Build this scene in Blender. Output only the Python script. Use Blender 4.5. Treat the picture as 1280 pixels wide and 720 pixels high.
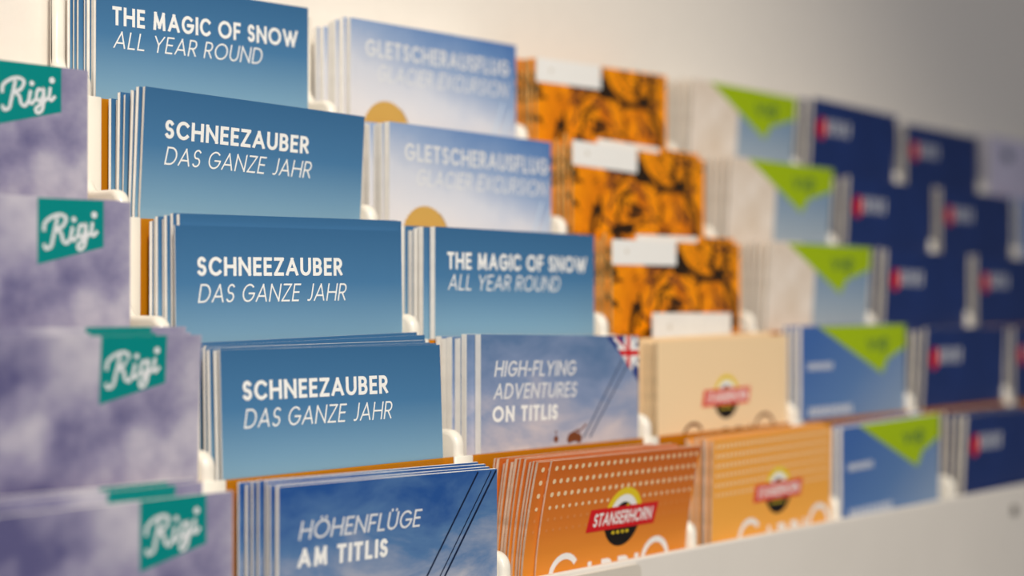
import bpy, bmesh, math, random
from mathutils import Vector
random.seed(11)
for o in list(bpy.data.objects):
    bpy.data.objects.remove(o)
SC = bpy.context.scene
COL = SC.collection
BASE = 1.35                                   # height of the lens above the floor

# ------------------------------------------------------------------ camera
YAW, PITCH, FPX = 0.7329, 0.0090, 2031.6
cam_d = bpy.data.cameras.new('camera')
cam = bpy.data.objects.new('camera', cam_d)
COL.objects.link(cam)
cam.location = (0, 0, BASE)
fw = Vector((math.cos(PITCH) * math.cos(YAW), math.cos(PITCH) * math.sin(YAW), math.sin(PITCH)))
cam.rotation_euler = fw.to_track_quat('-Z', 'Y').to_euler()
cam_d.sensor_width = 36.0
cam_d.lens = FPX / 1280 * 36.0
cam_d.clip_start = 0.02
cam_d.dof.use_dof = True
cam_d.dof.focus_distance = 0.59
cam_d.dof.aperture_fstop = 4.0
SC.camera = cam

# ------------------------------------------------------------------ light
w = bpy.data.worlds.new('world')
SC.world = w
w.use_nodes = True
bg = w.node_tree.nodes['Background']
bg.inputs[0].default_value = (0.80, 0.86, 1.0, 1)
bg.inputs[1].default_value = 0.10


def area_light(name, loc, target, size, power, color, spread=math.pi):
    d = bpy.data.lights.new(name, 'AREA')
    d.shape = 'DISK'
    d.size = size
    d.energy = power
    d.color = color
    d.spread = spread
    o = bpy.data.objects.new(name, d)
    o.location = (loc[0], loc[1], loc[2] + BASE)
    v = Vector(target) - Vector(loc)
    o.rotation_euler = v.to_track_quat('-Z', 'Y').to_euler()
    COL.objects.link(o)
    return o


def spot_light(name, loc, target, power, angle, blend, radius, color):
    d = bpy.data.lights.new(name, 'SPOT')
    d.energy = power
    d.spot_size = math.radians(angle)
    d.spot_blend = blend
    d.shadow_soft_size = radius
    d.color = color
    o = bpy.data.objects.new(name, d)
    o.location = (loc[0], loc[1], loc[2] + BASE)
    v = Vector(target) - Vector(loc)
    o.rotation_euler = v.to_track_quat('-Z', 'Y').to_euler()
    COL.objects.link(o)


spot_light('ceiling_spot_light', (-0.15, -0.45, 0.95), (0.53, 0.46, -0.07), 76.0, 39, 0.95, 0.06, (1.0, 0.91, 0.76))
area_light('fill_light', (-0.6, -1.6, 0.8), (0.6, 0.5, 0.0), 1.4, 19.0, (0.96, 0.96, 1.0))  # unseen fill lamp, added to raise the cool ambient level on the right

SC.view_settings.view_transform = 'Standard'
SC.view_settings.look = 'None'
SC.view_settings.exposure = 0.0
SC.view_settings.gamma = 1.0
SC.view_settings.use_curve_mapping = False


# ------------------------------------------------------------------ helpers
def s2l(c):
    c = c / 255.0
    return c / 12.92 if c <= 0.04045 else ((c + 0.055) / 1.055) ** 2.4


def rgb(*c):
    return (s2l(c[0]), s2l(c[1]), s2l(c[2]), 1.0)


MATS = {}


def new_mat(name):
    m = bpy.data.materials.new(name)
    m.use_nodes = True
    MATS[name] = m
    nt = m.node_tree
    return m, nt, nt.nodes['Principled BSDF']


def flat(name, c, rough=0.5, spec=0.4, noise=0.0, scale=60.0):
    m, nt, b = new_mat(name)
    b.inputs['Roughness'].default_value = rough
    b.inputs['Specular IOR Level'].default_value = spec
    col = rgb(*c)
    if noise:
        tc = nt.nodes.new('ShaderNodeTexCoord')
        n = nt.nodes.new('ShaderNodeTexNoise')
        n.inputs['Scale'].default_value = scale
        n.inputs['Detail'].default_value = 4
        nt.links.new(tc.outputs['Object'], n.inputs['Vector'])
        r = nt.nodes.new('ShaderNodeValToRGB')
        r.color_ramp.elements[0].position = 0.3
        r.color_ramp.elements[1].position = 0.7
        r.color_ramp.elements[0].color = tuple(x * (1 - noise) for x in col[:3]) + (1,)
        r.color_ramp.elements[1].color = tuple(min(1, x * (1 + noise * 0.5)) for x in col[:3]) + (1,)
        nt.links.new(n.outputs['Fac'], r.inputs['Fac'])
        nt.links.new(r.outputs['Color'], b.inputs['Base Color'])
    else:
        b.inputs['Base Color'].default_value = col
    return m


def ramp_node(nt, stops, interp='LINEAR'):
    r = nt.nodes.new('ShaderNodeValToRGB')
    cr = r.color_ramp
    cr.interpolation = interp
    while len(cr.elements) < len(stops):
        cr.elements.new(0.5)
    for e, (p, c) in zip(cr.elements, stops):
        e.position = p
        e.color = rgb(*c) if len(c) == 3 else c
    return r


def uv_axes(nt):
    """U runs from the left edge, V down from the top edge, both in metres."""
    uv = nt.nodes.new('ShaderNodeUVMap')
    sp = nt.nodes.new('ShaderNodeSeparateXYZ')
    nt.links.new(uv.outputs['UV'], sp.inputs[0])
    return uv, sp


def math_node(nt, op, a, b=None, clamp=False):
    m = nt.nodes.new('ShaderNodeMath')
    m.operation = op
    m.use_clamp = clamp
    for i, x in enumerate((a, b)):
        if x is None:
            continue
        if isinstance(x, (int, float)):
            m.inputs[i].default_value = x
        else:
            nt.links.new(x, m.inputs[i])
    return m.outputs[0]


def mix_col(nt, fac, a, b):
    m = nt.nodes.new('ShaderNodeMix')
    m.data_type = 'RGBA'
    for sock, x in ((m.inputs[0], fac), (m.inputs[6], a), (m.inputs[7], b)):
        if isinstance(x, tuple):
            sock.default_value = x
        elif isinstance(x, (int, float)):
            sock.default_value = x
        else:
            nt.links.new(x, sock)
    return m.outputs[2]


def noise_node(nt, vec, scale, detail=4, rough=0.55, dist=0.0):
    n = nt.nodes.new('ShaderNodeTexNoise')
    n.inputs['Scale'].default_value = scale
    n.inputs['Detail'].default_value = detail
    n.inputs['Roughness'].default_value = rough
    n.inputs['Distortion'].default_value = dist
    nt.links.new(vec, n.inputs['Vector'])
    return n.outputs['Fac']


def gloss(b, rough=0.36, spec=0.35):
    b.inputs['Roughness'].default_value = rough
    b.inputs['Specular IOR Level'].default_value = spec


# ---- printed covers
m, nt, b = new_mat('cover_snow')
gloss(b)
uv, sp = uv_axes(nt)
v = math_node(nt, 'MULTIPLY', sp.outputs['Y'], 1 / 0.056, True)
r = ramp_node(nt, [(0.0, (56, 104, 148)), (0.35, (72, 122, 166)), (0.75, (126, 166, 192)), (1.0, (164, 192, 206))])
nt.links.new(v, r.inputs['Fac'])
nt.links.new(r.outputs['Color'], b.inputs['Base Color'])

m, nt, b = new_mat('cover_glacier')
gloss(b)
uv, sp = uv_axes(nt)
n = noise_node(nt, uv.outputs['UV'], 35, 3)
d = math_node(nt, 'ADD', math_node(nt, 'MULTIPLY', sp.outputs['X'], 4.5), math_node(nt, 'MULTIPLY', sp.outputs['Y'], -17.0))
d = math_node(nt, 'ADD', d, math_node(nt, 'MULTIPLY', n, 0.35))
d = math_node(nt, 'ADD', d, 0.42, True)
r = ramp_node(nt, [(0.0, (226, 224, 228)), (0.30, (210, 214, 226)), (0.55, (150, 172, 208)), (0.85, (104, 140, 192)), (1.0, (82, 122, 182))])
nt.links.new(d, r.inputs['Fac'])
nt.links.new(r.outputs['Color'], b.inputs['Base Color'])

m, nt, b = new_mat('cover_cloud')
gloss(b)
uv, sp = uv_axes(nt)
n1 = noise_node(nt, uv.outputs['UV'], 26, 5, 0.5)
v = math_node(nt, 'MULTIPLY', sp.outputs['Y'], 3.0)
u2 = math_node(nt, 'MULTIPLY', sp.outputs['X'], 1.6)
f = math_node(nt, 'ADD', n1, math_node(nt, 'SUBTRACT', u2, 0.10))
r = ramp_node(nt, [(0.36, (92, 90, 132)), (0.47, (142, 138, 168)), (0.58, (184, 180, 196)), (0.74, (214, 210, 218))])
nt.links.new(f, r.inputs['Fac'])
nt.links.new(r.outputs['Color'], b.inputs['Base Color'])

for nm, top, mid, pale in (('cover_cable_sky', (38, 82, 150), (84, 122, 170), (196, 194, 200)),
                           ('cover_flight_sky', (92, 122, 164), (132, 150, 186), (220, 208, 208))):
    m, nt, b = new_mat(nm)
    gloss(b)
    uv, sp = uv_axes(nt)
    mp = nt.nodes.new('ShaderNodeMapping')
    mp.inputs['Rotation'].default_value = (0, 0, 0.6)
    mp.inputs['Scale'].default_value = (1.0, 2.2, 1)
    nt.links.new(uv.outputs['UV'], mp.inputs[0])
    n1 = noise_node(nt, mp.outputs[0], 24, 6, 0.6, 0.4)
    v = math_node(nt, 'MULTIPLY', sp.outputs['Y'], 10.0)
    f = math_node(nt, 'ADD', n1, math_node(nt, 'SUBTRACT', v, 0.27))
    r = ramp_node(nt, [(0.16, top), (0.42, mid), (0.80, pale)])
    nt.links.new(f, r.inputs['Fac'])
    nt.links.new(r.outputs['Color'], b.inputs['Base Color'])

for nm, c0, c1 in (('cover_orange', (208, 106, 42), (240, 156, 56)), ('cover_amber', (242, 166, 68), (250, 180, 82)), ('cover_cream', (248, 218, 174), (250, 220, 176))):
    m, nt, b = new_mat(nm)
    gloss(b)
    uv, sp = uv_axes(nt)
    v = math_node(nt, 'MULTIPLY', sp.outputs['Y'], 1 / 0.05, True)
    r = ramp_node(nt, [(0.0, c0), (0.5, tuple((p * 0.6 + q * 0.4) for p, q in zip(c0, c1))), (1.0, c1)])
    nt.links.new(v, r.inputs['Fac'])
    nt.links.new(r.outputs['Color'], b.inputs['Base Color'])

m, nt, b = new_mat('cover_tiger')
gloss(b)
uv, sp = uv_axes(nt)
n1 = noise_node(nt, uv.outputs['UV'], 60, 3, 0.5, 0.8)
r = ramp_node(nt, [(0.30, (190, 100, 12)), (0.45, (236, 138, 8)), (0.62, (255, 158, 6))])
nt.links.new(n1, r.inputs['Fac'])
n2 = noise_node(nt, uv.outputs['UV'], 42, 2, 0.5, 1.6)
vein = math_node(nt, 'ABSOLUTE', math_node(nt, 'SUBTRACT', n2, 0.52))
vein = math_node(nt, 'MULTIPLY', math_node(nt, 'SUBTRACT', vein, 0.014), 45.0, True)
c = mix_col(nt, vein, rgb(52, 34, 16), r.outputs['Color'])
nt.links.new(c, b.inputs['Base Color'])

m, nt, b = new_mat('cover_chalet')
gloss(b)
uv, sp = uv_axes(nt)
n1 = noise_node(nt, uv.outputs['UV'], 50, 3)
right = ramp_node(nt, [(0.0, (90, 134, 178)), (1.0, (196, 204, 206))])
nt.links.new(math_node(nt, 'MULTIPLY', sp.outputs['Y'], 17.0, True), right.inputs['Fac'])
left = ramp_node(nt, [(0.3, (226, 208, 188)), (0.6, (244, 232, 220))])
nt.links.new(n1, left.inputs['Fac'])
e = math_node(nt, 'SUBTRACT', sp.outputs['X'], 0.042)
e = math_node(nt, 'MULTIPLY', e, 600.0, True)
c = mix_col(nt, e, left.outputs['Color'], right.outputs['Color'])
nt.links.new(c, b.inputs['Base Color'])

m, nt, b = new_mat('cover_lake')
gloss(b)
uv, sp = uv_axes(nt)
f = math_node(nt, 'ADD', math_node(nt, 'MULTIPLY', sp.outputs['Y'], 7.0), math_node(nt, 'MULTIPLY', sp.outputs['X'], 5.0))
r = ramp_node(nt, [(0.1, (66, 106, 172)), (0.45, (92, 128, 180)), (0.85, (146, 166, 192))])
nt.links.new(f, r.inputs['Fac'])
nt.links.new(r.outputs['Color'], b.inputs['Base Color'])

flat('cover_navy', (32, 54, 112), 0.36, 0.35, 0.2, 30)
flat('cover_lilac', (206, 200, 222), 0.4, 0.35, 0.08, 40)
flat('cover_pale_blue', (112, 142, 200), 0.4, 0.35, 0.1, 40)

# ---- inks and paper
flat('paper', (242, 239, 234), 0.7, 0.2, 0.05, 180)
flat('paper_warm', (226, 196, 172), 0.7, 0.2, 0.22, 260)
flat('paper_tiger', (226, 178, 110), 0.7, 0.2, 0.40, 200)
flat('paper_grey', (222, 216, 206), 0.7, 0.2, 0.12, 220)
flat('paper_cream', (232, 206, 166), 0.7, 0.2, 0.2, 260)
flat('ink_white', (244, 244, 242), 0.45, 0.3)
flat('ink_soft_white', (222, 224, 228), 0.45, 0.3)
flat('ink_teal', (0, 132, 130), 0.36, 0.35)
flat('ink_gold', (204, 162, 84), 0.36, 0.35)
flat('ink_pale_gold', (232, 206, 150), 0.4, 0.35)
flat('ink_black', (30, 26, 24), 0.4, 0.3)
flat('ink_stripe', (44, 30, 16), 0.4, 0.3)
flat('ink_line', (22, 34, 62), 0.4, 0.3)
flat('ink_haze_line', (74, 92, 122), 0.4, 0.3)
flat('ink_red', (214, 32, 38), 0.36, 0.35)
flat('ink_coral', (226, 84, 66), 0.36, 0.35)
flat('ink_yellow', (236, 206, 44), 0.36, 0.35)
flat('ink_green', (166, 194, 10), 0.36, 0.35)
flat('ink_pine', (40, 92, 70), 0.36, 0.35)
flat('ink_flag_blue', (40, 62, 132), 0.36, 0.35)
flat('ink_brown', (120, 66, 36), 0.4, 0.3)
flat('ink_dot', (244, 214, 170), 0.4, 0.3)
flat('ink_faint_dot', (222, 140, 76), 0.4, 0.3)
flat('ink_light_ray', (196, 214, 234), 0.4, 0.3)

# ---- rack and room
flat('white_plastic', (240, 234, 222), 0.22, 0.5)
flat('white_panel', (232, 226, 218), 0.42, 0.4, 0.03, 20)
flat('holder_plastic', (214, 206, 194), 0.3, 0.5)
flat('screw_metal', (96, 90, 86), 0.35, 0.6)
flat('floor_paint', (150, 140, 128), 0.6, 0.3, 0.15, 4)
flat('ceiling_paint', (236, 234, 230), 0.8, 0.2, 0.03, 5)
m = flat('wall_paint', (240, 233, 224), 0.85, 0.2, 0.015, 120)
nt = m.node_tree
tc = nt.nodes.new('ShaderNodeTexCoord')
bn = nt.nodes.new('ShaderNodeTexNoise')
bn.inputs['Scale'].default_value = 420
nt.links.new(tc.outputs['Object'], bn.inputs['Vector'])
bp = nt.nodes.new('ShaderNodeBump')
bp.inputs['Strength'].default_value = 0.12
bp.inputs['Distance'].default_value = 0.001
nt.links.new(bn.outputs['Fac'], bp.inputs['Height'])
nt.links.new(bp.outputs['Normal'], nt.nodes['Principled BSDF'].inputs['Normal'])

m, nt, b = new_mat('amber_acrylic')                       # tinted, half see-through
b.inputs['Base Color'].default_value = rgb(216, 146, 24)
b.inputs['Roughness'].default_value = 0.12
b.inputs['Specular IOR Level'].default_value = 0.5
tr = nt.nodes.new('ShaderNodeBsdfTransparent')
tr.inputs[0].default_value = rgb(246, 184, 60)
mx = nt.nodes.new('ShaderNodeMixShader')
mx.inputs[0].default_value = 0.55
nt.links.new(tr.outputs[0], mx.inputs[1])
nt.links.new(b.outputs[0], mx.inputs[2])
nt.links.new(mx.outputs[0], nt.nodes['Material Output'].inputs[0])


def mesh_obj(name, bm, mats, parent=None, smooth=False):
    me = bpy.data.meshes.new(name)
    bm.to_mesh(me)
    bm.free()
    for x in mats:
        me.materials.append(MATS[x])
    if smooth:
        for p in me.polygons:
            p.use_smooth = True
    o = bpy.data.objects.new(name, me)
    COL.objects.link(o)
    if parent:
        o.parent = parent
    return o


def box(bm, x0, x1, y0, y1, z0, z1, bev=0.0, seg=2):
    r = bmesh.ops.create_cube(bm, size=1.0)
    for q in r['verts']:
        q.co = Vector(((x0 + x1) / 2 + q.co.x * (x1 - x0), (y0 + y1) / 2 + q.co.y * (y1 - y0), (z0 + z1) / 2 + q.co.z * (z1 - z0)))
    if bev:
        es = list({e for q in r['verts'] for e in q.link_edges})
        bmesh.ops.bevel(bm, geom=es, offset=bev, segments=seg, affect='EDGES', profile=0.5)


def prism_x(bm, prof, x0, x1, bev=0.0):
    """closed YZ outline pushed along X"""
    a = [bm.verts.new((x0, y, z)) for y, z in prof]
    c = [bm.verts.new((x1, y, z)) for y, z in prof]
    n = len(prof)
    fs = [bm.faces.new(a), bm.faces.new(list(reversed(c)))]
    rim = list(fs[0].edges) + list(fs[1].edges)
    for i in range(n):
        j = (i + 1) % n
        fs.append(bm.faces.new((a[j], a[i], c[i], c[j])))
    bmesh.ops.recalc_face_normals(bm, faces=fs)
    if bev:
        bmesh.ops.bevel(bm, geom=rim, offset=bev, segments=3, affect='EDGES', profile=0.5)


# ------------------------------------------------------------------ the room
WALL_Y = 0.5240


def room():
    def st(name, args, mat):
        bm = bmesh.new()
        box(bm, *args)
        o = mesh_obj(name, bm, [mat])
        o['kind'] = 'structure'
        return o
    st('wall_back', (-2.2, 4.0, WALL_Y, WALL_Y + 0.12, 0, 2.7), 'wall_paint')
    st('floor', (-2.2, 4.0, -3.0, WALL_Y, -0.1, 0), 'floor_paint')
    st('ceiling', (-2.2, 4.0, -3.0, WALL_Y, 2.7, 2.8), 'ceiling_paint')


room()

# ------------------------------------------------------------------ the rack
X0, P = 0.2105, 0.117
NT, NCOL = 5, 8
YT = [0.4954 - 0.0237 * i for i in range(NT)]             # front plane of each tier
ZPEG = [BASE + 0.0828 - 0.0436 * i for i in range(NT)]    # top of the divider noses
ZLIP = [z - 0.0100 for z in ZPEG]
ZTOP = [BASE + 0.1165 - 0.0438 * i for i in range(NT)]    # top edges of the leaflets
LEAF_H = 0.210
ZFLOOR = [z - LEAF_H - 0.002 for z in ZTOP]
YBACK = [YT[0] + 0.0237] + YT[:-1]

rack = bpy.data.objects.new('brochure_rack', None)
rack.location = (X0 + NCOL * P / 2, YT[0], ZFLOOR[-1] - 0.03)
COL.objects.link(rack)
rack['label'] = 'white wall-mounted stepped brochure rack with rounded dividers and amber pocket fronts'
rack['category'] = 'brochure rack'
RINV = Vector(rack.location)


def rack_part(name, bm, mats, smooth=False, parent=None):
    for q in bm.verts:
        q.co -= RINV
    return mesh_obj(name, bm, mats, parent or rack, smooth)


def build_rack():
    xa, xb = X0 - 0.004, X0 + NCOL * P + 0.004
    bm = bmesh.new()
    box(bm, xa, xb, YBACK[0] + 0.0005, WALL_Y, ZFLOOR[-1] - 0.03, ZPEG[0] - 0.002, 0.0006)
    rack_part('back_panel', bm, ['white_panel'])
    bm = bmesh.new()
    box(bm, xa, xb, YT[4] - 0.0035, YT[4] - 0.0005, ZFLOOR[-1] - 0.03, BASE - 0.1020, 0.0010, 3)
    rack_part('front_panel', bm, ['white_panel'])
    for xs in (xa - 0.003, xb):
        bm = bmesh.new()
        prof = [(WALL_Y, ZFLOOR[-1] - 0.03), (WALL_Y, ZPEG[0] - 0.002)]
        for t in range(NT):
            prof += [(YT[t], ZPEG[t] - 0.002 if t == 0 else ZPEG[t - 1] - 0.03), (YT[t], ZLIP[t])]
        prof = [(WALL_Y, ZFLOOR[-1] - 0.03), (WALL_Y, ZPEG[0] - 0.002), (YT[0], ZPEG[0] - 0.002), (YT[4] - 0.0035, ZLIP[4]), (YT[4] - 0.0035, ZFLOOR[-1] - 0.03)]
        prism_x(bm, prof, xs, xs + 0.003)
        rack_part('side_panel', bm, ['white_panel'])
    for t in range(NT):
        bm = bmesh.new()
        box(bm, xa, xb, YT[t] + 0.0002, YBACK[t] - 0.0002, ZFLOOR[t] - 0.003, ZFLOOR[t])
        rack_part('pocket_shelf', bm, ['white_panel'])
        if t < NT - 1:
            bm = bmesh.new()
            box(bm, xa, xb, YT[t] + 0.0004, YT[t] + 0.0022, ZFLOOR[t], ZLIP[t], 0.0003, 1)
            rack_part('amber_pocket_front', bm, ['amber_acrylic'])['label'] = 'see-through amber pocket front'
    for t in range(NT):
        for k in range(NCOL + 1):
            if k in (0, NCOL):
                xc = X0 + k * P + (0.001 if k == 0 else -0.001)
            else:
                xc = X0 + k * P - 0.0015
            zt, yf, yb = ZPEG[t], YT[t], YBACK[t] - 0.0008
            zl = ZFLOOR[t]
            if t == 0:                                     # tall upright against the wall
                prof = [(yb - 0.002, zl), (yb - 0.002, zt + 0.036), (yb - 0.0060, zt + 0.036), (yb - 0.0060, zt + 0.0065)]
                yb -= 0.006
            else:
                prof = [(yb, zl), (yb, zt + 0.0065)]
            for a in range(1, 8):                          # hollow curve up the upright
                an = math.pi / 2 * a / 7
                prof.append((yb - 0.0055 + 0.0055 * math.cos(an), zt + 0.0065 - 0.0065 * math.sin(an)))
            rr = 0.0062
            for a in range(0, 8):                          # rounded nose
                an = math.pi / 2 * a / 7
                prof.append((yf + rr - rr * math.sin(an), zt - rr + rr * math.cos(an)))
            prof.append((yf, zl))
            bm = bmesh.new()
            hw = 0.0027
            prism_x(bm, prof, xc - hw, xc + hw, 0.0021)
            if t < NT - 1:                                 # clip on the pocket front
                box(bm, xc - 0.0044, xc + 0.0054, yf - 0.0011, yf + 0.0004, zl, ZLIP[t] + 0.0003, 0.0004, 1)
            rack_part('divider', bm, ['white_plastic'], True)
    # a clear-edged plate and a screw on the front panel
    bm = bmesh.new()
    xl, xr, zt = 0.420, 0.5169, BASE - 0.1040
    pts = []
    for cx, cz, a0 in ((xr - 0.003, zt - 0.003, 0), (xl + 0.003, zt - 0.003, 90), (xl + 0.003, zt - 0.035, 180), (xr - 0.003, zt - 0.035, 270)):
        for i in range(6):
            an = math.radians(a0 + 90 * i / 5)
            pts.append((cx + 0.003 * math.cos(an), cz + 0.003 * math.sin(an)))
    fr = [bm.verts.new((x, YT[4] - 0.0047, z)) for x, z in pts]
    bk = [bm.verts.new((x, YT[4] - 0.0034, z)) for x, z in pts]
    fs = [bm.faces.new(fr)]
    for i in range(len(pts)):
        j = (i + 1) % len(pts)
        fs.append(bm.faces.new((fr[i], bk[i], bk[j], fr[j])))
    bmesh.ops.recalc_face_normals(bm, faces=fs)
    rack_part('label_holder', bm, ['holder_plastic'])
    bm = bmesh.new()
    r = bmesh.ops.create_cone(bm, cap_ends=True, segments=20, radius1=0.0032, radius2=0.0026, depth=0.0016)
    for q in r['verts']:
        q.co = Vector((0.8570 + q.co.x, YT[4] - 0.0042 - q.co.z * 1.0, BASE - 0.1152 + q.co.y))
    rack_part('screw', bm, ['screw_metal'], False)['label'] = 'dark screw head'


build_rack()


# ------------------------------------------------------------------ lettering
def arc(cx, cy, rx, ry, a0, a1, n=9):
    return [(cx + rx * math.cos(math.radians(a0 + (a1 - a0) * i / n)), cy + ry * math.sin(math.radians(a0 + (a1 - a0) * i / n))) for i in range(n + 1)]


L_ = lambda *p: list(p)
G = {
    'A': (.80, [L_((0, 0), (.5, 1)), L_((.5, 1), (1, 0)), L_((.19, .30), (.81, .30))]),
    'B': (.60, [L_((0, 0), (0, 1)), [(0, 1)] + arc(.5, .76, .42, .24, 90, -90) + [(0, .52)], [(0, .52)] + arc(.55, .26, .45, .26, 90, -90) + [(0, 0)]]),
    'C': (.78, [arc(.56, .5, .56, .5, 45, 315, 16)]),
    'D': (.76, [L_((0, 0), (0, 1)), [(0, 1)] + arc(.4, .5, .6, .5, 90, -90, 14) + [(0, 0)]]),
    'E': (.52, [L_((0, 0), (0, 1)), L_((0, 1), (1, 1)), L_((0, .52), (.9, .52)), L_((0, 0), (1, 0))]),
    'F': (.52, [L_((0, 0), (0, 1)), L_((0, 1), (1, 1)), L_((0, .5), (.88, .5))]),
    'G': (.84, [arc(.52, .5, .52, .5, 48, 355, 18), L_((.56, .47), (1.04, .47))]),
    'H': (.74, [L_((0, 0), (0, 1)), L_((1, 0), (1, 1)), L_((0, .5), (1, .5))]),
    'I': (.17, [L_((.5, 0), (.5, 1))]),
    'J': (.42, [[(1, 1)] + arc(.45, .3, .55, .3, 0, -110, 8)]),
    'L': (.50, [L_((0, 0), (0, 1)), L_((0, 0), (1, 0))]),
    'M': (.90, [L_((.06, 0), (.13, 1)), L_((.13, 1), (.5, .12)), L_((.5, .12), (.87, 1)), L_((.87, 1), (.94, 0))]),
    'N': (.76, [L_((0, 0), (0, 1)), L_((0, 1), (1, 0)), L_((1, 0), (1, 1))]),
    'O': (.98, [arc(.5, .5, .5, .5, 0, 360, 24)]),
    'P': (.56, [L_((0, 0), (0, 1)), [(0, 1)] + arc(.5, .73, .45, .27, 90, -90) + [(0, .46)]]),
    'R': (.60, [L_((0, 0), (0, 1)), [(0, 1)] + arc(.5, .73, .45, .27, 90, -90) + [(0, .46)], L_((.45, .46), (1, 0))]),
    'S': (.54, [arc(.5, .745, .46, .255, 35, 255, 11) + arc(.5, .255, .50, .255, 78, -148, 11)]),
    'T': (.60, [L_((.5, 0), (.5, 1)), L_((0, 1), (1, 1))]),
    'U': (.70, [[(0, 1)] + arc(.5, .36, .5, .36, 180, 360, 12) + [(1, 1)]]),
    'V': (.76, [L_((0, 1), (.5, 0)), L_((.5, 0), (1, 1))]),
    'W': (1.15, [L_((0, 1), (.27, 0)), L_((.27, 0), (.5, .9)), L_((.5, .9), (.73, 0)), L_((.73, 0), (1, 1))]),
    'X': (.70, [L_((0, 1), (1, 0)), L_((0, 0), (1, 1))]),
    'Y': (.72, [L_((0, 1), (.5, .46)), L_((1, 1), (.5, .46)), L_((.5, 0), (.5, .46))]),
    'Z': (.62, [L_((0, 1), (1, 1)), L_((1, 1), (0, 0)), L_((0, 0), (1, 0))]),
    '-': (.34, [L_((0, .42), (1, .42))]),
    ' ': (.26, []),
}
G['Ö'] = (G['O'][0], G['O'][1] + [L_((.33, 1.16), (.33, 1.20)), L_((.67, 1.16), (.67, 1.20))])
G['Ü'] = (G['U'][0], G['U'][1] + [L_((.25, 1.16), (.25, 1.20)), L_((.75, 1.16), (.75, 1.20))])


def strip(pts, wd, cap=True):
    """quads along a polyline, mitred, square-capped"""
    n = len(pts)
    if n < 2:
        return []
    closed = n > 3 and abs(pts[0][0] - pts[-1][0]) < 1e-6 and abs(pts[0][1] - pts[-1][1]) < 1e-6
    P_ = [Vector((x, y)) for x, y in pts]
    if cap and not closed:
        d0 = (P_[0] - P_[1]).normalized() * wd * 0.5
        d1 = (P_[-1] - P_[-2]).normalized() * wd * 0.5
        P_[0] = P_[0] + d0
        P_[-1] = P_[-1] + d1
    lf, rt = [], []
    for i in range(n):
        if closed and i in (0, n - 1):
            a, c = P_[n - 2], P_[1]
        else:
            a, c = P_[max(i - 1, 0)], P_[min(i + 1, n - 1)]
        e0 = (P_[i] - a)
        e1 = (c - P_[i])
        e0 = e1.normalized() if e0.length < 1e-9 else e0.normalized()
        e1 = e0 if e1.length < 1e-9 else e1.normalized()
        t = (e0 + e1)
        t = e0 if t.length < 1e-6 else t.normalized()
        nn = Vector((-t.y, t.x))
        k = max(0.5, nn.dot(Vector((-e0.y, e0.x))))
        lf.append(P_[i] + nn * wd / 2 / k)
        rt.append(P_[i] - nn * wd / 2 / k)
    return [[lf[i], lf[i + 1], rt[i + 1], rt[i]] for i in range(n - 1)]


def text_polys(txt, x, h, width, cap, weight, shear=0.0, track=0.14, rise=0.0):
    """polygons in leaflet space: x from the left edge, h down from the top edge of the capitals"""
    tot = sum(G[c][0] for c in txt) + track * (len(txt) - 1)
    kx = width / (tot * cap)
    out = []
    cur = 0.0
    for c in txt:
        gw, strokes = G[c]
        for s in strokes:
            pts = [(cur + weight / 2 + px * max(gw - weight, 0.0), weight / 2 + py * (1 - weight)) for px, py in s]
            for q in strip(pts, weight):
                poly = []
                for z in q:
                    zy = z.y if max(p[1] for p in s) > 1.05 else min(max(z.y, 0.0), 1.0)
                    zx = (z.x + shear * (zy - 0.0)) * kx * cap + x
                    poly.append((zx, h + cap * (1 - zy) - rise * (zx - x)))
                out.append(poly)
        cur += gw + track
    return out


def stroke_polys(paths, wd, cap=False):
    out = []
    for pts in paths:
        out += [[(z.x, z.y) for z in q] for q in strip(pts, wd, cap)]
    return out


def disc(cx, cy, r, n=28, teeth=0, ry=None):
    pts = []
    ry = ry or r
    m_ = teeth * 2 if teeth else n
    for i in range(m_):
        a = 2 * math.pi * i / m_
        k = 0.955 if (teeth and i % 2) else 1.0
        pts.append((cx + r * k * math.cos(a), cy + ry * k * math.sin(a)))
    return pts


def spline(ctrl, n=6):
    """Catmull-Rom through the given points"""
    c = [Vector(q) for q in ctrl]
    c = [c[0] * 2 - c[1]] + c + [c[-1] * 2 - c[-2]]
    out = []
    for i in range(1, len(c) - 2):
        for k in range(n):
            t = k / n
            p0, p1, p2, p3 = c[i - 1], c[i], c[i + 1], c[i + 2]
            out.append(tuple(0.5 * ((2 * p1) + (p2 - p0) * t + (2 * p0 - 5 * p1 + 4 * p2 - p3) * t * t + (3 * p1 - p0 - 3 * p2 + p3) * t ** 3)))
    out.append(tuple(c[-2]))
    return out


# ------------------------------------------------------------------ leaflets
HV = 0.043                                                 # depth of the part that shows above the pocket


class Sheet:
    """where a leaflet's front stands: x from its left edge, h down from its top edge, off towards the back"""

    def __init__(s, xl, xr, zl, zr, zb, ytop, ylip, power=1.0, twist=0.0, skew=0.0, bow=0.0):
        s.xl, s.W = xl, xr - xl
        s.zl, s.zr, s.zb = zl, zr, zb
        s.ytop, s.ylip, s.power, s.twist, s.skew, s.bow = ytop, ylip, power, twist, skew, bow

    def at(s, x, h, off=0.0):
        q = x / s.W
        zt = s.zl + (s.zr - s.zl) * q
        H = zt - s.zb
        k = max(0.0, 1 - h / HV)
        k2 = 1 if h < HV else max(0.0, 1 - (h - HV) / 0.05)
        y = s.ylip + (s.ytop - s.ylip) * k ** s.power + s.twist * (q - 0.5) * (0.35 * k2 + 0.65 * k) + s.bow * 4 * q * (1 - q) * k
        return Vector((s.xl + x + s.skew * k * HV, y + off, zt - h * (H / (zt - s.zb))))


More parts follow.
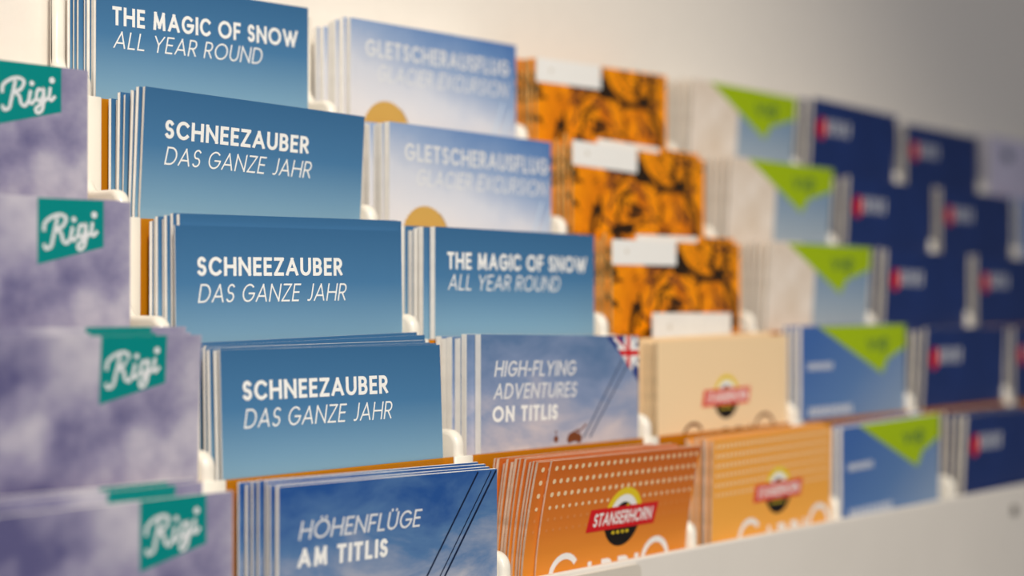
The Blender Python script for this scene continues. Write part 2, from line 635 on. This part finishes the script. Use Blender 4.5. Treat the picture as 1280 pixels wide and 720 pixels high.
HL = [0.0, 0.006, 0.012, 0.018, 0.024, 0.030, 0.036, 0.042, 0.048, 0.054, 0.060, 0.085, 0.11]


def leaf_mesh(sh, th, panels, nx=5):
    bm = bmesh.new()
    uvl = bm.loops.layers.uv.new('UVMap')
    gap = 0.00008
    pt = (th - gap * (panels - 1)) / panels
    for p in range(panels):
        y0 = p * (pt + gap)
        dx = 0.0 if p == 0 else random.uniform(-0.0004, 0.0004)
        dz = 0.0 if p == 0 else random.uniform(-0.0003, 0.0001)
        grid = [[], []]
        rows = []
        for side, off in ((0, y0), (1, y0 + pt)):
            for i, h in enumerate(HL + [None]):
                row = []
                for j in range(nx + 1):
                    x = sh.W * j / nx
                    zt = sh.zl + (sh.zr - sh.zl) * j / nx
                    hh = (zt - sh.zb) if h is None else h
                    c = sh.at(x, hh, off)
                    if h is not None:
                        c.z += dz
                    c.x += dx
                    row.append((bm.verts.new(c), x, hh))
                grid[side].append(row)
        ni = len(HL)

        def quad(a, mi):
            f = bm.faces.new([q[0] for q in a])
            f.material_index = mi
            for lp, q in zip(f.loops, a):
                lp[uvl].uv = (q[1], q[2])
            return f
        A, B = grid
        for i in range(ni):
            for j in range(nx):
                quad((A[i][j], A[i + 1][j], A[i + 1][j + 1], A[i][j + 1]), 0 if p == 0 else 1)
                quad((B[i][j], B[i][j + 1], B[i + 1][j + 1], B[i + 1][j]), 1)
            quad((A[i][0], B[i][0], B[i + 1][0], A[i + 1][0]), 1)
            quad((A[i][nx], A[i + 1][nx], B[i + 1][nx], B[i][nx]), 1)
        for j in range(nx):
            quad((A[0][j], A[0][j + 1], B[0][j + 1], B[0][j]), 1)
            quad((A[ni][j], B[ni][j], B[ni][j + 1], A[ni][j + 1]), 1)
    return bm


def print_part(name, polys, sh, mat, parent, layer=1, fine=True, under=None):
    """ink shapes laid on the front of a leaflet"""
    bm = bmesh.new()
    for i_, poly in enumerate(polys):
        vs = [bm.verts.new((q[0], q[1], (i_ % 37) * 1.0e-6)) for q in poly]
        try:
            bm.faces.new(vs)
        except ValueError:
            pass
    bmesh.ops.triangulate(bm, faces=[f for f in bm.faces if len(f.verts) > 4])
    if fine:
        for _ in range(3):
            lg = [e for e in bm.edges if e.calc_length() > 0.012]
            if not lg:
                break
            bmesh.ops.subdivide_edges(bm, edges=lg, cuts=1)
    off = -0.00004 - 0.00004 * layer
    for q in bm.verts:
        q.co = sh.at(min(max(q.co.x, 0.0), sh.W), max(q.co.y, 0.0), off - q.co.z) - Vector(parent.location)
    for f in bm.faces:
        f.normal_update()
        if f.normal.y > 0:
            f.normal_flip()
    return mesh_obj(name, bm, [mat], under or parent)


MMt = 0.001


def mm(polys):
    return [[(x * MMt, y * MMt) for x, y in q] for q in polys]


# ---- artwork of each cover; a() adds one printed part
def art_magic(a, S):
    a('title', text_polys('THE MAGIC OF SNOW', .0068, .0098, .0870, .0068, .185, 0.0, .13), 'ink_white')
    a('subtitle', text_polys('ALL YEAR ROUND', .0072, .0186, .0680, .0063, .095, 0.20, .16), 'ink_white')


def art_schnee(a, S):
    a('title', text_polys('SCHNEEZAUBER', .0090, .0106, .0665, .0066, .185, 0.0, .13), 'ink_white')
    a('subtitle', text_polys('DAS GANZE JAHR', .0092, .0200, .0675, .0064, .095, 0.20, .15), 'ink_white')


def art_glacier(a, S):
    a('title', text_polys('GLETSCHERAUSFLUG', .0085, .0078, .0890, .0072, .18, 0.0, .13), 'ink_soft_white')
    a('subtitle', text_polys('GLACIER EXCURSION', .0150, .0178, .0810, .0070, .13, 0.20, .15), 'ink_soft_white')
    host = a('gold_seal', [disc(.0205, .0465, .0138, teeth=34)], 'ink_gold')
    a('seal_band', [[(.0085, .0450), (.0325, .0410), (.0325, .0418), (.0085, .0458)], [(.0082, .0475), (.0328, .0435), (.0328, .0480), (.0082, .0520)]], 'ink_pale_gold', 2, host)
    a('light_ray', stroke_polys([[(.094, .027), (.080, .060)], [(.0995, .030), (.086, .060)]], .0011), 'ink_light_ray')


def art_cable(a, S):
    a('title', text_polys('HÖHENFLÜGE', .0082, .0118, .0550, .0061, .12, 0.22, .13), 'ink_soft_white')
    a('subtitle', text_polys('AM TITLIS', .0078, .0206, .0400, .0063, .21, 0.05, .15), 'ink_white')
    d = (-26.3 / 35.2)
    cab = []
    for x0 in (.0930, .1000, .1026):
        cab.append([(x0, 0.0006), (x0 + d * .060, .0606)])
    a('cable_lines', stroke_polys(cab[:1], .00075) + stroke_polys(cab[1:2], .0005) + stroke_polys(cab[2:], .00085), 'ink_line')


def art_flight(a, S):
    W = S.W
    a('title', text_polys('HIGH-FLYING', .0075, .0102, .0490, .0062, .15, 0.20, .12)
      + text_polys('ADVENTURES', .0070, .0190, .0500, .0062, .15, 0.20, .12), 'ink_soft_white')
    a('subtitle', text_polys('ON TITLIS', .0064, .0278, .0390, .0063, .21, 0.05, .15), 'ink_white')
    a('cable_lines', stroke_polys([[(.0880, .010), (.0620, .042)], [(.0915, .012), (.0660, .042)]], .0009), 'ink_haze_line')
    host = a('flag_field', [[(W - .0225, 0), (W, 0), (W, .0200), (W - .0035, .0160), (W - .0115, .0085)]], 'ink_flag_blue')
    a('flag_cross', [[(W - .0150, .0045), (W, .0045), (W, .0098), (W - .0100, .0098)], [(W - .0100, 0), (W - .0042, 0), (W - .0042, .0152), (W - .0100, .0100)]]
      + stroke_polys([[(W - .0170, .0006), (W - .0066, .0072)], [(W - .0010, .0006), (W - .0066, .0072)], [(W - .0004, .0128), (W - .0066, .0072)]], .0020), 'ink_white', 2, host)
    a('flag_red_cross', [[(W - .0138, .0060), (W, .0060), (W, .0083), (W - .0118, .0083)], [(W - .0083, 0), (W - .0059, 0), (W - .0059, .0140), (W - .0083, .0118)]]
      + stroke_polys([[(W - .0160, .0004), (W - .0088, .0052)]], .0008), 'ink_red', 3, host)
    a('chairlift', [disc(.0555, .0415, .0036, 14, ry=.0020), disc(.0530, .0425, .0016, 10), disc(.0590, .0422, .0020, 10), disc(.0445, .0420, .0014, 10)]
      + stroke_polys([[(.0580, .040), (.0640, .0365)], [(.0530, .0405), (.0590, .0385)], [(.0445, .040), (.0445, .0385)]], .0007), 'ink_brown')


def logo(a, cx, cy, k, band, txt_w=.036):
    R = .0119 * k
    host = a('badge_disc', [disc(cx, cy, R * .98, 30)], 'ink_black')
    ring = [(cx + R * math.cos(math.radians(q)), cy + R * math.sin(math.radians(q))) for q in range(180, 361, 12)]
    inn = [(cx + R * .76 * math.cos(math.radians(q)), cy + R * .76 * math.sin(math.radians(q))) for q in range(180, 361, 12)]
    a('yellow_ring', [[ring[i], ring[i + 1], inn[i + 1], inn[i]] for i in range(len(ring) - 1)], 'ink_yellow', 2, host)
    in2 = [(cx + R * .50 * math.cos(math.radians(q)), cy + R * .46 * math.sin(math.radians(q)) - R * .05) for q in range(180, 361, 12)]
    a('white_arch', [[inn[i], inn[i + 1], in2[i + 1], in2[i]] for i in range(len(inn) - 1)], 'ink_white', 2, host)
    a('gold_marks', stroke_polys([[(cx - R * .5 + i * R * .25, cy + R * .50), (cx - R * .36 + i * R * .25, cy + R * .50)] for i in range(4)], .0011 * k)
      + stroke_polys([[(cx + R * .05, cy - R * .28), (cx + R * .2, cy - R * .42), (cx + R * .32, cy - R * .25)]], .0008), 'ink_yellow', 2, host)
    bw, bh = .0218 * k, .0044 * k
    host = a('red_banner', [[(cx - bw + .0008, cy - bh), (cx + bw + .0008, cy - bh), (cx + bw - .0008, cy + bh), (cx - bw - .0008, cy + bh)]], band, 3)
    t = text_polys('STANSERHORN', cx - bw + .0030, cy - .0026 * k, .0375 * k, .0052 * k, .17, 0.16, .10)
    t += text_polys('S', cx - bw + .0020, cy - .0032 * k, .0034 * k, .0062 * k, .17, 0.16, .10)[:0]
    a('banner_text', t, 'ink_white', 4, host)


def cabrio(a, x, h, wd, mat):
    """large round-ended capitals; the rest stands hidden in the pocket"""
    pol = stroke_polys([arc(x + .0085, h + .009, .0085, .0085, -40, -320, 18)], wd)
    px = x + .0195
    for ch, w_ in (('A', .0085), ('B', .0075), ('R', .0078), ('I', .0022)):
        pol += text_polys(ch, px, h + .0042, w_, .0120, .20)
        px += w_ + .0030
    pol += stroke_polys([arc(px + .0085, h + .0082, .0085, .0085, 0, 360, 24)], wd)
    a('large_lettering', pol, mat, 2)


def dots(rows, x0, x1, step, h0, dh):
    out = []
    for r_, rad in enumerate(rows):
        x = x0
        while x < x1:
            out.append(disc(x, h0 + dh * r_, rad, 8))
            x += step
    return out


def art_orange(a, S):
    W = S.W
    a('dot_rows', dots((.0010, .0010, .0010, .0008), .0035, W - .002, .0039, .0030, .0050)[: 400], 'ink_dot')
    a('faint_dot_rows', dots((.0007, .0006), .0035, W - .002, .0039, .0225, .0042), 'ink_faint_dot')
    logo(a, .0500, .0256, 1.0, 'ink_red')
    cabrio(a, .0080, .0372, .0024, 'ink_white')


def art_amber(a, S):
    W = S.W
    a('dot_rows', dots((.0010, .0010, .0010, .0009, .0009, .0008), .0035, W - .002, .0031, .0030, .0042), 'ink_dot')
    logo(a, .0520, .0262, .90, 'ink_coral')
    cabrio(a, .0210, .0372, .0024, 'ink_white')


def art_cream(a, S):
    logo(a, .0525, .0270, .86, 'ink_coral')
    cabrio(a, .0180, .0372, .0016, 'ink_brown')


def art_tiger(a, S):
    W = S.W
    sp_ = []
    # dark stripes: blots, thin curved bands and slits
    sp_ += [[(.0430, .0100), (.0500, .0040), (.0545, .0080), (.0590, .0118), (.0560, .0160), (.0470, .0155)]]
    sp_ += [[(.0478, 0), (.0504, .0015), (.0523, .0048), (.0567, .0104), (.0672, .0152), (.0764, .0156), (.0818, .0122), (.0896, .0120), (.0868, .0176), (.0778, .0188), (.0680, .0186), (.0585, .0152), (.0529, .0124), (.0484, .0132), (.0446, .0106), (.0478, .0087), (.0504, .006)],
            [(.0646, 0), (.0678, .0018), (.0665, .0041), (.0652, .0030)],
            [(.0334, .0257), (.0365, .0208), (.0415, .0197), (.0453, .0204), (.044, .0223), (.039, .0227), (.0365, .0242)],
            [(.0267, .0397), (.0316, .0368), (.0452, .0346), (.0452, .0560), (.0267, .0560)],
            [(.0003, .0107), (.0042, .0149), (.003, .0171), (.0003, .0164)], [(.0003, .0265), (.0047, .0286), (.0024, .0308), (.0003, .0293)]]
    sp_ += stroke_polys([spline([(.0832, .0166), (.0886, .0193), (.0934, .0239), (.0969, .0294), (.0962, .0340), (.0950, .0420)])], .0036)
    sp_ += stroke_polys([spline([(.0778, 0), (.0785, .0062), (.0764, .0116), (.0818, .0146)]), spline([(.0887, .0005), (.088, .0075), (.0859, .013)]), spline([(.0171, .0279), (.0153, .0337), (.0135, .0430)])], .0034)
    sp_ += stroke_polys([spline([(.0658, .024), (.0674, .0271), (.0665, .0345)]), spline([(.034, .0234), (.0347, .0294), (.0316, .0338)]), spline([(.0195, .0242), (.0207, .0323), (.0183, .0396)]),
                         spline([(.0231, .0108), (.0365, .0116), (.0453, .0120)])], .0022)
    br_ = stroke_polys([spline([(.0255, .0147), (.0316, .0138), (.0365, .0123)]), spline([(.0219, .0338), (.0267, .0367), (.0300, .0372)]), spline([(.0465, .0166), (.0516, .0203), (.0567, .0233)]), spline([(.0778, .0248), (.0845, .0294), (.0913, .0332)]),
                        spline([(.0805, .0022), (.0880, .0030), (.0965, .0027)]), spline([(.0240, .0190), (.0290, .0180), (.0300, .0240), (.0260, .0300)]), spline([(.0790, .0230), (.0800, .0290), (.0780, .0340)]), spline([(.0450, .0150), (.0420, .0180), (.0470, .0190)]),
                        spline([(.0560, .0260), (.0600, .0300), (.0600, .0360)]), spline([(.0905, .0190), (.0940, .0160), (.0970, .0150)])], .0020)
    a('brown_marks', br_, 'ink_brown')
    a('stripes', sp_, 'ink_stripe')
    sx = .022 if S.idx else 0.0
    host = a('address_sticker', [[(sx, 0), (sx + .0480, 0), (sx + .0480, .0112), (sx, .0112)]], 'ink_white', 2)
    a('sticker_mark', [disc(sx + .0105, .0052, .0012, 10)], 'paper_grey', 3, host)


def triangle(a, W, x0, tip):
    return a('green_corner', [[(x0, 0), (W, 0), (W, .0120), (tip + .006, .0180), (tip, .0255)]], 'ink_green')


def corner_mark(x, h):
    """the dark mark in the corner: too soft in the photo to read, so only its strokes"""
    return stroke_polys([[(x, h), (x + .0035, h + .0055)], [(x + .0070, h), (x + .0035, h + .0055)], [(x + .0105, h), (x + .0105, h + .0058)],
                         [(x + .0150, h), (x + .0150, h + .0080)], arc(x + .0168, h + .0026, .0026, .0026, 0, 360, 12)], .0017)


def tiny_print(x, h, width, tall):
    """a line of small print, letter-sized dashes"""
    n_ = int(width / (tall * .80))
    return [[(x + width * i / n_, h), (x + width * (i + .62) / n_, h), (x + width * (i + .62) / n_, h + tall), (x + width * i / n_, h + tall)] for i in range(n_)]


def art_chalet(a, S):
    W = S.W
    host = triangle(a, W, .0140, W * .70)
    a('corner_mark', corner_mark(W * .60, .0070), 'ink_pine', 2, host)


def art_lake(a, S):
    W = S.W
    host = triangle(a, W, .0160, W * .76)
    a('corner_mark', corner_mark(W * .62, .0072), 'ink_pine', 2, host)
    a('small_text', tiny_print(.0065, .0180, .0240, .0034) + tiny_print(.0075, .0400, .0420, .0044), 'ink_soft_white')


def art_navy(a, S):
    a('red_emblem', [disc(.0110, .0165, .0052, 18, ry=.0060)], 'ink_red')
    t = []
    for i in range(4):
        t += [[(.0168 + .0072 * i, .0108), (.0198 + .0072 * i, .0108), (.0198 + .0072 * i, .0192), (.0168 + .0072 * i, .0192)]]
    a('white_lettering', t, 'ink_soft_white', 2)


def art_cloud(a, S):
    W = S.W
    tx = W - (.0378 if S.tier == 4 else .0345)
    host = a('teal_tag', [[(tx, 0), (tx + .0242, 0), (tx + .0242, .0150), (tx, .0210)]], 'ink_teal')
    # flowing script: R i g i climbing to the right
    def T(c):
        return [(tx + .0016 + x * .0209 / 10.0, .0165 - y * .0120 / 6.0 - x * .00048) for x, y in c]
    bold = [spline([(1.6, 0.2), (1.9, 1.6), (2.3, 3.2), (2.6, 4.6)]), spline([(0.3, 2.9), (0.5, 4.2), (1.8, 4.9), (3.2, 4.9), (4.1, 4.2), (3.6, 3.1), (2.4, 2.7)]),
            spline([(2.6, 2.6), (3.3, 1.9), (3.6, 0.7), (4.3, 0.2), (4.9, 0.9)]), spline([(0.3, 0.9), (0.7, 0.1), (1.6, 0.2)]),
            spline([(5.3, 2.6), (5.0, 1.0), (5.5, 0.4), (6.1, 1.0)]),
            spline([(7.4, 2.3), (6.6, 2.5), (6.3, 1.2), (6.9, 0.6), (7.5, 1.4), (7.6, 2.4), (7.6, 0.4), (7.3, -1.0), (6.5, -1.3), (6.2, -0.6), (7.2, 0.1), (8.4, 0.9)]),
            spline([(8.8, 2.6), (8.6, 1.0), (9.0, 0.4), (9.7, 1.0)])]
    pol = stroke_polys([T(q) for q in bold], .00115)
    pol += [disc(*T([(5.5, 3.7)])[0], .0009, 10), disc(*T([(9.1, 3.7)])[0], .0011, 10)]
    a('script_lettering', pol, 'ink_soft_white', 2, host)


def art_lilac(a, S):
    a('dark_mark', [disc(.030, .012, .0080, 16, ry=.0040)], 'ink_haze_line')


def art_none(a, S):
    pass


ORD = ['front', 'second', 'third', 'fourth', 'fifth', 'sixth', 'seventh', 'eighth', 'ninth', 'tenth', 'eleventh', 'twelfth']
TIER = ['top tier', 'second tier', 'third tier', 'fourth tier', 'bottom tier']


def stack(t, c, desc, cover, art, n, th, L, R, zl, zr, back=0.0185, front=0.0030, ytop=None, ybtop=None, paper='paper', panels=2,
          power=1.0, twist=0.0, skew=0.0, jit=0.0009, over=None, art_all=0, name=None, zstep=0.0, fan=0.0, straight=False):
    """one pocket's leaflets, front to back; lengths in mm from the pocket's left divider (L) and right divider (R), heights in mm"""
    ti = t - 1
    x_l = X0 + (c - 1) * P + L / 1000
    x_r = X0 + c * P + R / 1000
    yt0 = YT[ti] + (front if ytop is None else ytop)
    yl0 = YT[ti] + front
    yb = YT[ti] + back
    ybt = yb if ybtop is None else YT[ti] + ybtop
    group = f'{desc} on the {TIER[ti]}'
    for i in range(n):
        k = i / max(n - 1, 1)
        j = 0 if i == 0 else 1
        dx = random.uniform(-jit, jit) * j - fan / 1000 * k
        dz = random.uniform(-0.0014, 0.0012) * j - zstep * i
        yl = yl0 + (yb - yl0) * k
        yt = yt0 + (ybt - yt0) * k
        if straight and i >= 2:
            yt = yl
        tw = twist * (1 - k)
        kw = dict(xl=x_l + dx, xr=x_r + dx, zl=BASE + zl / 1000 + dz, zr=BASE + zr / 1000 + dz)
        if over and i in over:
            d = over[i]
            kw['xl'] += d.get('dx', 0) / 1000
            kw['xr'] += d.get('dx', 0) / 1000
            kw['zl'] += d.get('dzl', d.get('dz', 0)) / 1000
            kw['zr'] += d.get('dzr', d.get('dz', 0)) / 1000
        kw['xl'] = max(kw['xl'], X0 + (c - 1) * P + 0.0040)
        kw['xr'] = min(kw['xr'], X0 + c * P - 0.0046)
        S = Sheet(zb=ZFLOOR[ti] + 0.0001, ytop=yt, ylip=yl, power=power, twist=tw, skew=skew * (1 - k), **kw)
        S.idx, S.tier = i, t
        org = S.at(S.W / 2, S.zl - S.zb)
        bm = leaf_mesh(S, th, panels)
        for q in bm.verts:
            q.co -= org
        o = mesh_obj('leaflet', bm, [cover, paper])
        o.location = org
        o['category'] = 'leaflet'
        o['group'] = group
        place = (name or desc.replace(' leaflets', '')) + ' stack'
        if i == 0:
            o['label'] = f'front leaflet of the {place} on the {TIER[ti]} of the rack'
        else:
            o['label'] = f'{ORD[i]} leaflet from the front of the {place}, {TIER[ti]}'

        def a(name, polys, mat, layer=1, under=None, _o=o, _S=S):
            return print_part(name, polys, _S, mat, _o, layer, under=under)
        if i <= art_all:
            art(a, S)


# purple cloud leaflets, first column
D1 = 'purple clouded leaflets with a teal tag'
D1N = dict(name='purple clouded')
stack(2, 1, D1, 'cover_cloud', art_cloud, **D1N, n=2, th=.0020, L=5, R=-14.9, zl=78.6, zr=78.6, paper='paper', front=.0030, back=.0080)
stack(3, 1, D1, 'cover_cloud', art_cloud, **D1N, n=2, th=.0020, L=5, R=-14.2, zl=33.0, zr=33.0, front=.0030, back=.0080)
stack(4, 1, D1, 'cover_cloud', art_cloud, **D1N, n=3, th=.0016, L=8, R=-5.0, zl=-9.8, zr=-10.4, front=.0024, ytop=.0005, back=.0120, ybtop=.0080, power=1.6, art_all=2,
      over={1: dict(dx=-1, dz=2.2), 2: dict(dx=0, dz=3.4)})
stack(5, 1, D1, 'cover_cloud', art_cloud, **D1N, n=3, th=.0018, L=9, R=-9.4, zl=-58.6, zr=-58.6, front=.0026, back=.0140, ybtop=.0120, art_all=2,
      over={1: dict(dx=-8, dz=2.8), 2: dict(dx=-8.5, dz=2.6)})

# blue snow leaflets, second column
stack(1, 2, 'blue magic of snow leaflets', 'cover_snow', art_magic, 7, .0015, 4, -13.6, 116.6, 118.7, jit=.0012, back=.0195,
      over={6: dict(dz=3), 2: dict(dz=-1)})
DS = 'blue schneezauber leaflets'
stack(2, 2, DS, 'cover_snow', art_schnee, 8, .0013, 7, -6.2, 75.3, 73.6, ytop=.0012, front=.0040, back=.0205, zstep=.0004)
stack(3, 2, DS, 'cover_snow', art_schnee, 8, .0013, 4.2, -7.1, 26.2, 27.6, front=.0030, ytop=.0038, back=.0178,
      over={1: dict(dx=3.0, dz=3.2), 2: dict(dx=1.0, dz=3.6), 3: dict(dz=2.5), 4: dict(dz=2.4), 5: dict(dz=2.2), 6: dict(dz=2), 7: dict(dz=1.5)}, fan=-1.5)
stack(4, 2, DS, 'cover_snow', art_schnee, 7, .0013, 5.2, -8.8, -15.4, -15.8, front=.0026, ytop=.0044, back=.0200, ybtop=.0200,
      over={1: dict(dzl=.6, dzr=1.4), 2: dict(dzl=1.0, dzr=2.0), 3: dict(dzl=1.4, dzr=2.6), 4: dict(dzl=.8, dzr=3.2, dx=1.5), 5: dict(dzl=.8, dzr=3.4, dx=2.5), 6: dict(dzl=.8, dzr=3.4, dx=3)})
stack(5, 2, 'dark blue cable sky leaflets', 'cover_cable_sky', art_cable, 7, .0013, 9.0, -4.8, -58.8, -60.9, front=.0026, back=.0190,
      over={1: dict(dzl=.3, dzr=.6), 2: dict(dzl=.8, dzr=.9), 3: dict(dzl=1, dzr=1.6)}, fan=2.2)

# third column
DG = 'pale blue glacier leaflets'
stack(1, 3, DG, 'cover_glacier', art_glacier, 6, .0026, 9.3, -5.1, 118.0, 118.3, fan=3, back=.0195, zstep=.0003)
stack(2, 3, DG, 'cover_glacier', art_glacier, 5, .0030, 8.6, -8.4, 73.0, 71.9, front=.0026, back=.0170)
stack(3, 3, 'blue magic of snow leaflets', 'cover_snow', art_magic, 6, .0026, 10.8, -6.9, 30.0, 29.6, over={q: dict(dx=-3.5) for q in range(1, 6)}, front=.0026, back=.0190)
stack(4, 3, 'grey blue flight leaflets with a flag corner', 'cover_flight_sky', art_flight, 6, .0030, 11.8, -6.1, -12.2, -14.4, over={q: dict(dx=-4.5) for q in range(1, 6)}, name='flag cornered grey blue', front=.0026, back=.0195, zstep=.0003)
stack(5, 3, 'orange dotted leaflets', 'cover_orange', art_orange, 12, .0011, 16.5, -5.0, -59.4, -60.0, ytop=-.0040, front=.0024, back=.0200, ybtop=.0150, power=1.5,
      paper='paper_warm', skew=.05, jit=.0006, art_all=1, over={q: dict(dx=-5.0) for q in range(1, 12)}, fan=3.5)

# fourth column
DT = 'orange tiger leaflets'
stack(1, 4, DT, 'cover_tiger', art_tiger, 6, .0016, 9.0, -6.4, 114.5, 116.3, back=.0190, paper='paper_tiger', art_all=1)
stack(2, 4, DT, 'cover_tiger', art_tiger, 6, .0016, 7.0, -6.8, 74.2, 71.7, back=.0190, paper='paper_tiger', art_all=1, over={1: dict(dz=2.4)})
stack(3, 4, DT, 'cover_tiger', art_tiger, 6, .0016, 6.1, -10.0, 28.2, 28.8, back=.0190, paper='paper_tiger', art_all=1, over={1: dict(dz=3.6)})
stack(4, 4, 'cream badge leaflets', 'cover_cream', art_cream, 5, .0018, 8.1, -5.0, -17.0, -15.4, back=.0150, paper='paper_cream')
stack(5, 4, 'amber dotted leaflets', 'cover_amber', art_amber, 6, .0014, 14.5, -5.0, -59.2, -58.0, back=.0150, paper='paper_warm', ytop=.0020)

# fifth column
DC = 'green cornered chalet leaflets'
stack(1, 5, DC, 'cover_chalet', art_chalet, 6, .0018, 13.0, -5.0, 116.7, 115.5, ytop=-.0005, back=.0190, paper='paper_grey')
stack(2, 5, DC, 'cover_chalet', art_chalet, 6, .0018, 13.0, -5.0, 74.6, 74.0, ytop=-.0005, back=.0190, paper='paper_grey')
stack(3, 5, DC, 'cover_chalet', art_chalet, 6, .0018, 13.0, -5.0, 30.4, 30.0, ytop=-.0005, back=.0190, paper='paper_grey')
DL = 'green cornered lake blue leaflets'
stack(4, 5, DL, 'cover_lake', art_lake, 4, .0018, 7.5, -5.0, -12.0, -11.6, back=.0130)
stack(5, 5, DL, 'cover_lake', art_lake, 4, .0018, 5.5, -13.0, -60.0, -58.0, back=.0130)

# sixth to eighth columns
for t, (a_, b_) in enumerate(((118, 115.5), (71.5, 70), (29.5, 27.5), (-14.2, -14.4), (-60.5, -61)), 1):
    stack(t, 6, 'nearer navy leaflets', 'cover_navy', art_navy, 5, .0020, 14.0, -5.0, a_, b_, ytop=.0005, back=.0180, paper='paper_grey')
for t, (a_, b_) in enumerate(((112.5, 111), (71, 69), (29, 27), (-15, -16)), 1):
    stack(t, 7, 'farther navy leaflets', 'cover_navy', art_navy, 5, .0020, 11.0, -8.0, a_, b_, back=.0180, paper='paper_grey')
stack(1, 8, 'pale lilac leaflets', 'cover_lilac', art_lilac, 4, .0020, 8.0, -8.0, 114, 113, back=.0160)
stack(2, 8, 'plain light blue leaflets', 'cover_pale_blue', art_none, 4, .0020, 8.0, -8.0, 70, 69, back=.0160)

# the white card left standing behind the cream stack
cb = Sheet(X0 + 3 * P + .0255, X0 + 3 * P + .0865, BASE - .0046, BASE - .0050, ZFLOOR[3] + .0001, YT[3] + .0180, YT[3] + .0180)
org = cb.at(cb.W / 2, cb.zl - cb.zb)
bm = leaf_mesh(cb, .0012, 1)
for q in bm.verts:
    q.co -= org
o = mesh_obj('blank_card', bm, ['paper', 'paper'])
o.location = org
o['label'] = 'blank white card standing behind the cream badge leaflets'
o['category'] = 'card'
print_part('grey_mark', [disc(.012, .0065, .0016, 12)], cb, 'paper_grey', o)
